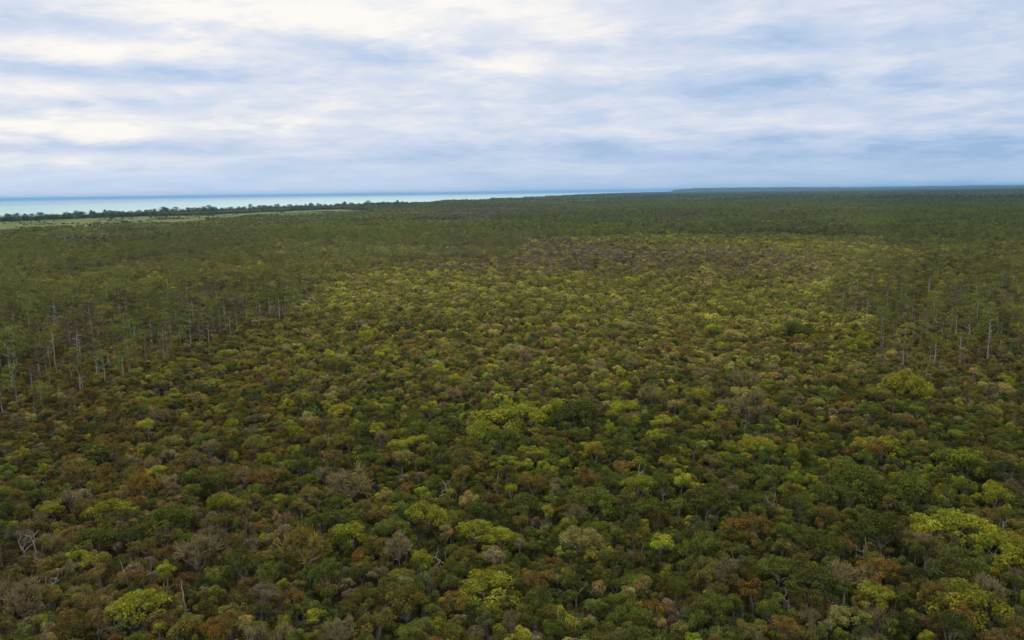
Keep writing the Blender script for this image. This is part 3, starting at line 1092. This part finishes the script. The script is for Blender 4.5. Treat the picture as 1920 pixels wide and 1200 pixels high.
# ------------------------------------------------------------------ the rest of the forest, too many to count
def scatter(name, label, cat, pts, sources, idx, rz, sc, tint):
    """one object: points on the ground, each grown into one of the sources by geometry nodes"""
    me = bpy.data.meshes.new(name)
    pts = np.asarray(pts, np.float32)
    me.vertices.add(len(pts))
    me.vertices.foreach_set('co', pts.ravel())
    for nm, ty, fld, arr in (('pick', 'INT', 'value', np.asarray(idx, np.int32)), ('turn', 'FLOAT', 'value', np.asarray(rz, np.float32)),
                             ('size', 'FLOAT_VECTOR', 'vector', np.asarray(sc, np.float32).reshape(-1)),
                             ('tint', 'FLOAT_COLOR', 'color', np.concatenate([np.asarray(tint, np.float32), np.ones((len(pts), 1), np.float32)], 1).reshape(-1))):
        a = me.attributes.new(nm, ty, 'POINT')
        a.data.foreach_set(fld, arr)
    o = bpy.data.objects.new(name, me)
    COL.objects.link(o)
    g = bpy.data.node_groups.new(name + "_growth", 'GeometryNodeTree')
    g.interface.new_socket('Geometry', in_out='INPUT', socket_type='NodeSocketGeometry')
    g.interface.new_socket('Geometry', in_out='OUTPUT', socket_type='NodeSocketGeometry')
    gi = g.nodes.new('NodeGroupInput'); go = g.nodes.new('NodeGroupOutput')
    join = g.nodes.new('GeometryNodeJoinGeometry')
    for s in reversed(sources):               # links into a join are read last first
        oi = g.nodes.new('GeometryNodeObjectInfo')
        oi.inputs['Object'].default_value = s
        oi.inputs['As Instance'].default_value = False
        ti = g.nodes.new('GeometryNodeGeometryToInstance')
        g.links.new(oi.outputs['Geometry'], ti.inputs[0])
        g.links.new(ti.outputs[0], join.inputs[0])
    iop = g.nodes.new('GeometryNodeInstanceOnPoints')

    def attr(nm, ty):
        n = g.nodes.new('GeometryNodeInputNamedAttribute')
        n.data_type = ty
        n.inputs['Name'].default_value = nm
        return next(s for s in n.outputs if s.enabled and s.name == 'Attribute')
    g.links.new(gi.outputs[0], iop.inputs['Points'])
    g.links.new(join.outputs[0], iop.inputs['Instance'])
    iop.inputs['Pick Instance'].default_value = True
    g.links.new(attr('pick', 'INT'), iop.inputs['Instance Index'])
    cx = g.nodes.new('ShaderNodeCombineXYZ')
    g.links.new(attr('turn', 'FLOAT'), cx.inputs[2])
    g.links.new(cx.outputs[0], iop.inputs['Rotation'])
    g.links.new(attr('size', 'FLOAT_VECTOR'), iop.inputs['Scale'])
    g.links.new(iop.outputs[0], go.inputs[0])
    md = o.modifiers.new("growth", 'NODES')
    md.node_group = g
    tag(o, label, cat, 'stuff')
    return o


def arr(ts, k):
    return np.array([t[k] for t in ts], float)


# all near crowns that are not things of their own
mb = [t for t in mass if t['kind'] != 'bare']
ma = [t for t in mass if t['kind'] == 'bare']
n_b = len(BROAD)
scatter("near_forest", "dense broadleaf canopy of green and olive crowns behind the nearest trees", "forest",
        [(t['x'], t['y'], zscale(t)) for t in mb], SRC_BROAD, [t['var'] + (n_b if t['kind'] == 'shrub' else 0) for t in mb],
        [t['rz'] for t in mb], [(t['r'] * t['sx'], t['r'] * t['sy'], t['r'] * t['sz']) for t in mb], [t['tint'] for t in mb])
ux, uy = near_places(42000)
n = len(ux)
Wu, _, _ = mix_at(ux, uy)
Wu = Wu * np.array([1.3, 1.2, .5, 1.2, 1.1, .8, .5, .6, 1.0])
Wu /= Wu.sum(-1, keepdims=True)
us = (rng.random(n)[:, None] > Wu.cumsum(-1)).sum(-1).clip(0, len(SPN) - 1)
ur = rng.uniform(.45, .95, n)
scatter("undergrowth", "low green and brown undergrowth filling the gaps beneath the crowns", "undergrowth",
        np.stack([ux, uy, ur * rng.uniform(.7, 2.9, n)], 1), SRC_BROAD[n_b:], rng.integers(0, len(SHRUB), n), rng.uniform(0, 6.28, n),
        np.stack([ur, ur, ur * rng.uniform(.7, 1.3, n)], 1), SPC[us] * rng.normal(1, .2, (n, 1)).clip(.5, 1.6))
scatter("bare_woods", "grey-brown leafless crowns scattered through the green canopy", "leafless woods",
        [(t['x'], t['y'], zscale(t)) for t in ma], SRC_BARE, [t['var'] for t in ma], [t['rz'] for t in ma],
        [(t['r'],) * 3 for t in ma], [t['tint'] for t in ma])
scatter("pine_woods", "open stands of thin-stemmed pines behind the nearest pines", "pine forest",
        [(p['x'], p['y'], 0) for p in pine_mass], SRC_PINE, [p['var'] for p in pine_mass], [p['rz'] for p in pine_mass],
        [(p['h'],) * 3 for p in pine_mass], [p['tint'] for p in pine_mass])


# ---- pieces of forest for the distance
SPMIX = [('dark green', .2), ('mid green', .3), ('olive', .25), ('yellow-green', .08), ('brown', .09), ('grey-brown', .05), ('pale olive', .03)]
MEAN = sum(np.array(SP[k]) * w for k, w in SPMIX) / sum(w for _, w in SPMIX)


def patch(seed, size, spacing, leaves, leaf, rad, height, pine=0.0, hvar=.8, clump=3, contrast=1.0):
    """a square of forest, size metres wide, with a crown about every spacing metres"""
    r = np.random.default_rng(seed)
    b = Build()
    n = int(round(size / spacing))
    names = [k for k, _ in SPMIX]
    wts = np.array([w for _, w in SPMIX]); wts = wts / wts.sum()
    for i in range(n):
        for j in range(n):
            x = (i + .5 + r.uniform(-.45, .45)) * spacing - size / 2
            y = (j + .5 + r.uniform(-.45, .45)) * spacing - size / 2
            col = np.array(SP[names[r.choice(len(names), p=wts)]]) / MEAN
            col = (1 + contrast * (col - 1)) * r.normal(1, .12)
            q = rad * r.uniform(.7, 1.3)
            if r.random() < pine:
                h = r.normal(9.5, 1.6)
                v, f = tube(np.array([(x, y, 0), (x + r.normal(0, .2), y, h * .55), (x, y, h * .95)]), np.array([.10, .08, .04]), 3)
                b.add(v, f, mat=1)
                col = np.array([.93, 1.02, .95]) * r.normal(1, .2)
                for s in range(clump + 1):
                    c = np.array([x + r.normal(0, 1.0), y + r.normal(0, 1.0), h * (.66 + .32 * (s + .5) / (clump + 1))])
                    m = max(3, int(leaves * 1.5) // (clump + 1))
                    d = unit(r.normal(size=(m, 3)) + np.array([0, 0, .7]))
                    pos = c + d * r.uniform(1.0, 1.7) * np.array([1, 1, .42])
                    v, f = leaf_quads(pos, unit(d * np.array([.6, .6, 1]) + r.normal(size=(m, 3)) * .35), leaf * .8 * r.uniform(.7, 1.3, m), r, .55)
                    b.add(v, f, col * r.normal(1, .1))
                continue
            h = max(1.0, height + r.normal(0, hvar))
            for s in range(clump):
                u = r.uniform(0, .6) * q
                th = r.uniform(0, 6.283)
                c = np.array([x + u * math.cos(th), y + u * math.sin(th), h - .5 * u + r.normal(0, .2)])
                m = max(3, leaves // clump)
                d = unit(r.normal(size=(m, 3)) + np.array([0, 0, .75]))
                pos = c + d * q * .62 * np.array([1, 1, .8])
                v, f = leaf_quads(pos, unit(d + r.normal(size=(m, 3)) * .3), leaf * r.uniform(.7, 1.3, m), r, .75)
                b.add(v, f, col * r.normal(1, .1))
    return b.mesh("forest_piece", [LEAF, FARBARK])


def ring(r0, r1, step, half=HALF):
    """a grid of square places between two distances from the drone"""
    n = int(r1 / step) + 2
    g = np.arange(-n, n + 1) * step
    X, Yg = np.meshgrid(g, g[g > -step])
    X, Yg = X.ravel(), Yg.ravel()
    d = np.hypot(X, Yg)
    ok = (d >= r0) & (d < r1) & (np.abs(np.arctan2(X, Yg + BACK)) < half)
    return X[ok], Yg[ok]


def region_tint(x, y, blot, seed):
    Wm, px, py = mix_at(x, y)
    c = Wm @ SPC
    k = 0.70 + 0.42 * vnoise(x, y, blot, seed) + .30 * vnoise(x, y * .6, blot * 4, seed + 3) + .12 * rng.normal(size=len(x))
    mauve = sstep(vnoise(x, y * .5, blot * 2.5, seed + 9), .58, .78) * .6
    c = c * (1 - mauve[:, None]) + np.array([.118, .088, .062]) * mauve[:, None]
    right = sstep(px, 1000, 1700)[:, None]                  # the far haze tint is a little darker towards the right
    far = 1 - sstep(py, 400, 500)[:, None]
    c = c * (1 + far * (np.array([-.22, -.15, .16]) - .08 * right))  # distance haze put into the leaf colour: less red and green, more blue
    sw = np.exp(-((px - 1150) / 480) ** 2 - ((py - 560) / 130) ** 2)[:, None]
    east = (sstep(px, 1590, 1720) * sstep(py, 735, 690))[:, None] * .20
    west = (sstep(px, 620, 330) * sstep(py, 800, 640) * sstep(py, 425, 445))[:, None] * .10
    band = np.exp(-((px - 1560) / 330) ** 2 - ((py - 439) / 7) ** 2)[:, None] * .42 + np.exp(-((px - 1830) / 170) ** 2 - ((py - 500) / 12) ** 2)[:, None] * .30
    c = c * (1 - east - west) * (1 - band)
    return c * (1.20 * k)[:, None] * (1 + .06 * sw)


def forest_band(name, label, r0, r1, size, pieces, pine_pieces, blot, cat="forest"):
    step = size * .96
    x, y = ring(r0 - size * .5, r1 + size * .3, step)
    keep = ~open_ground(x, y)
    for dx, dy in ((.45, .45), (-.45, .45), (.45, -.45), (-.45, -.45)):
        keep &= ~open_ground(x + dx * size, y + dy * size)
    x, y = x[keep], y[keep]
    ps = pine_share(x, y)
    isp = rng.random(len(x)) < ps
    np_, nb_ = len(pine_pieces), len(pieces)
    idx = np.where(isp & (np_ > 0), nb_ + rng.integers(0, max(1, np_), len(x)), rng.integers(0, nb_, len(x)))
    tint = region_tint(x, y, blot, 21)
    pc = np.array([0.136, 0.142, 0.033]) * (0.8 + .4 * vnoise(x, y, blot, 33))[:, None]
    tint = np.where(isp[:, None], .5 * pc + .5 * tint, tint)
    rz = rng.integers(0, 4, len(x)) * (math.pi / 2)
    jz = rng.uniform(.9, 1.12, len(x))
    return scatter(name, label, cat, np.stack([x, y, np.zeros(len(x))], 1), pieces + pine_pieces, idx, rz,
                   np.stack([np.full(len(x), 1.03), np.full(len(x), 1.03), jz], 1), tint)


mid_b = [loose("piece_source", patch(700 + k, 14, 2.3, 66, .32, 1.65, 4.1, contrast=.8)) for k in range(7)]
mid_p = [loose("piece_source", patch(720 + k, 14, 2.5, 64, .33, 1.6, 2.9, pine=.27)) for k in range(6)]
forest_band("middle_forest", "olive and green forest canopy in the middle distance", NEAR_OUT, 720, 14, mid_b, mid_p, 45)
far_b = [loose("piece_source", patch(740 + k, 44, 3.4, 15, .95, 2.3, 4.5, clump=2, contrast=.9)) for k in range(6)]
far_p = [loose("piece_source", patch(760 + k, 44, 3.4, 15, .90, 2.3, 3.8, pine=.3, clump=2, contrast=.8)) for k in range(5)]
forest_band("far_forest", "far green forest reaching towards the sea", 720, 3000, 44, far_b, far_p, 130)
dist_b = [loose("piece_source", patch(780 + k, 220, 9.5, 6, 3.6, 6.0, 5.5, clump=1, hvar=1.8, contrast=.7)) for k in range(6)]
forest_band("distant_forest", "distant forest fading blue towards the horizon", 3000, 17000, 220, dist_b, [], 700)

mx0, my0 = np.array(MEADOW).min(0); mx1, my1 = np.array(MEADOW).max(0)
qx, qy = rng.uniform(max(mx0, -1600), mx1, 60000), rng.uniform(my0, my1, 60000)
ok = inside(MEADOW, qx, qy) & (vnoise(qx, qy, 60, 81) * .6 + vnoise(qx, qy, 20, 82) * .4 > .61) & (rng.random(60000) < .4)
qx, qy = qx[ok], qy[ok]
nq = len(qx)
qs = rng.uniform(.7, 2.4, nq)
scatter("meadow_scrub", "low scrub scattered in patches over the grassy clearing", "scrub", np.stack([qx, qy, qs * .3], 1),
        SRC_BROAD[n_b:n_b + 3], rng.integers(0, 3, nq), rng.uniform(0, 6.28, nq), np.stack([qs, qs, qs * .8], 1),
        np.array([.085, .095, .030]) * rng.normal(1, .2, (nq, 1)))


# ------------------------------------------------------------------ ground, meadow, sea, hills
def sheet_material(name, fn, rough=0.95):
    m = bpy.data.materials.new(name)
    m.use_nodes = True
    N = Nodes(m.node_tree)
    geo = N.new('ShaderNodeNewGeometry')
    c = fn(N, geo.outputs['Position'])
    d = N.new('ShaderNodeBsdfPrincipled')
    N.link(c, d.inputs['Base Color'])
    d.inputs['Roughness'].default_value = rough
    d.inputs['Specular IOR Level'].default_value = 0.1
    o = N.new('ShaderNodeOutputMaterial')
    N.link(d.outputs[0], o.inputs[0])
    return m


def ground_col(N, pos):
    far = N.mix(N.smooth(N.noise(pos, .004, 6, .6), .35, .65), (0.030, 0.040, 0.015), (0.055, 0.055, 0.022))
    near = N.mix(N.smooth(N.noise(pos, .6, 5, .6), .35, .65), (0.040, 0.031, 0.016), (0.085, 0.066, 0.034))
    ln = N.new('ShaderNodeVectorMath', operation='LENGTH')
    N.link(pos, ln.inputs[0])
    return N.mix(N.smooth(ln.outputs['Value'], 600, 3000), near, far)


def meadow_col(N, pos):
    mp = N.new('ShaderNodeMapping')
    N.link(pos, mp.inputs[0])
    mp.inputs['Scale'].default_value = (1, .45, 1)
    a = N.mix(N.smooth(N.noise(mp.outputs[0], .012, 6, .6), .3, .7), (0.078, 0.105, 0.018), (0.125, 0.135, 0.028))
    return N.mix(N.smooth(N.noise(mp.outputs[0], .05, 4, .6), .46, .66), a, (0.050, 0.064, 0.022))


def sand_col(N, pos):
    return N.mix(N.noise(pos, .05, 4, .6), (0.30, 0.26, 0.18), (0.48, 0.44, 0.36))


GROUND = sheet_material("forest_floor", ground_col)
FIELD = sheet_material("meadow_grass", meadow_col)
SAND = sheet_material("pale_sand", sand_col)


def sheet(name, poly, z, mat, label, cat):
    me = bpy.data.meshes.new(name)
    me.from_pydata([(x, y, z) for x, y in poly], [], [list(range(len(poly)))])
    me.materials.append(mat)
    o = bpy.data.objects.new(name, me)
    COL.objects.link(o)
    n = me.polygons[0].normal
    if n.z < 0:
        me.flip_normals()
    return tag(o, label, cat, 'structure')


th = np.linspace(0, 2 * math.pi, 97)[:-1]
sheet("ground", [(42000 * math.cos(a), 42000 * math.sin(a)) for a in th], 0.0, GROUND, "dark forest floor under the trees reaching the horizon", "ground")
sheet("meadow", MEADOW, 0.15, FIELD, "yellow-green grassy clearing behind the shore trees", "meadow")
sheet("sand_track", ground_poly([(42, 430.2), (60, 428.6), (88, 427.2), (86, 428.3), (62, 430.0), (48, 430.8)]), 0.3, SAND,
      "pale bare sand strip at the meadow edge", "sand")
for k, pl in enumerate([[(715, 387.6), (738, 386.0), (770, 386.2), (765, 388.0), (730, 388.8)], [(962, 377.6), (985, 376.2), (1012, 375.4), (1010, 376.8), (975, 378.4)]]):
    sheet("sand_flat", ground_poly(pl), 0.3 + .1 * k, SAND,
          ["small pale sand flat just inland of the shore belt", "pale sand flat near the far bend of the coast"][k], "sand")


def sea_material():
    m = bpy.data.materials.new("sea_water")
    m.use_nodes = True
    N = Nodes(m.node_tree)
    pos = N.new('ShaderNodeNewGeometry').outputs['Position']
    sep = N.new('ShaderNodeSeparateXYZ')
    N.link(pos, sep.inputs[0])
    # the bank of shallow water follows the coast, deeper water lies outside it
    a, b = at(0, 386.5)[0], at(960, 363.6)[0]
    dx, dy = b[0] - a[0], b[1] - a[1]
    ln = math.hypot(dx, dy)
    nx, ny = -dy / ln, dx / ln
    dist = N.math('ADD', N.math('MULTIPLY', sep.outputs[0], nx), N.math('MULTIPLY', sep.outputs[1], ny))
    dist = N.math('SUBTRACT', dist, a[0] * nx + a[1] * ny)
    nz = N.noise(pos, .0006, 4, .55)
    dist = N.math('ADD', dist, N.math('MULTIPLY', N.math('SUBTRACT', nz, .5), 1500))
    col = N.mix(N.smooth(dist, -500, 500), (0.20, 0.37, 0.38), (0.17, 0.28, 0.38))
    col = N.mix(N.smooth(dist, -3800, -1200, 0.6, 0.0), col, (0.30, 0.44, 0.42))
    p = N.new('ShaderNodeBsdfPrincipled')
    N.link(col, p.inputs['Base Color'])
    p.inputs['Roughness'].default_value = 0.35
    p.inputs['IOR'].default_value = 1.33
    bump = N.new('ShaderNodeBump')
    bump.inputs['Strength'].default_value = 0.35
    bump.inputs['Distance'].default_value = 1.0
    N.link(N.noise(pos, .12, 4, .6), bump.inputs['Height'])
    N.link(bump.outputs[0], p.inputs['Normal'])
    o = N.new('ShaderNodeOutputMaterial')
    N.link(p.outputs[0], o.inputs[0])
    return m


sheet("sea", SEA, 0.4, sea_material(), "pale turquoise shallow sea with a deeper blue band at the horizon", "sea")


def hills():
    """a low wooded rise on the horizon to the right"""
    n, m = 90, 10
    b = Build()
    a0, a1 = math.atan2(at(1255, 358.6)[0][0], at(1255, 358.6)[0][1]), R(44)
    A = np.linspace(a0, a1, n)
    D = np.linspace(12500, 17500, m)
    r = np.random.default_rng(5)
    prof = sum(np.sin(A * f + p) * w for f, p, w in zip((14, 31, 67, 130), r.uniform(0, 6, 4), (3, 2.5, 2, 1.5))) + 72
    prof = prof * np.minimum(1, .70 + np.linspace(0, 9, n)) * np.where(A < R(18), 1.0, np.maximum(.74, 1 - (A - R(18)) * 2.0))
    prof[0] = 2
    v = []
    for i in range(n):
        for j in range(m):
            k = math.sin(math.pi * j / (m - 1)) ** .8
            v.append((D[j] * math.sin(A[i]), D[j] * math.cos(A[i]), -1 + prof[i] * k * (1 + r.normal(0, .04))))
    i, j = np.meshgrid(np.arange(n - 1), np.arange(m - 1), indexing='ij')
    f = np.stack([i * m + j, (i + 1) * m + j, (i + 1) * m + j + 1, i * m + j + 1], -1).reshape(-1, 4)
    me = mesh_from("hills", np.array(v), f, [GROUND], smooth=True)
    o = bpy.data.objects.new("hills", me)
    COL.objects.link(o)
    tag(o, "low blue wooded rise along the horizon beyond the forest", "hills", 'structure')


hills()

# ------------------------------------------------------------------ the air
me = bpy.data.meshes.new("haze")
hx, hz0, hz1 = 43500.0, -2.0, 92.0
me.from_pydata([(-hx, -hx, hz0), (hx, -hx, hz0), (hx, hx, hz0), (-hx, hx, hz0), (-hx, -hx, hz1), (hx, -hx, hz1), (hx, hx, hz1), (-hx, hx, hz1)], [],
               [(3, 2, 1, 0), (4, 5, 6, 7), (0, 1, 5, 4), (1, 2, 6, 5), (2, 3, 7, 6), (3, 0, 4, 7)])
hm = bpy.data.materials.new("haze_air")
hm.use_nodes = True
N = Nodes(hm.node_tree)
pv = N.new('ShaderNodeVolumePrincipled')
pv.inputs['Color'].default_value = (0.20, 0.53, 0.92, 1)
pv.inputs['Density'].default_value = 3.6e-5
N.link(pv.outputs[0], N.new('ShaderNodeOutputMaterial').inputs['Volume'])
me.materials.append(hm)
haze = bpy.data.objects.new("haze", me)
COL.objects.link(haze)
tag(haze, "thin blue haze in the air over the far forest", "haze", 'stuff')
print("things", len(made), "trees", len(trees), "pines", len(pines), "mass", len(mass))
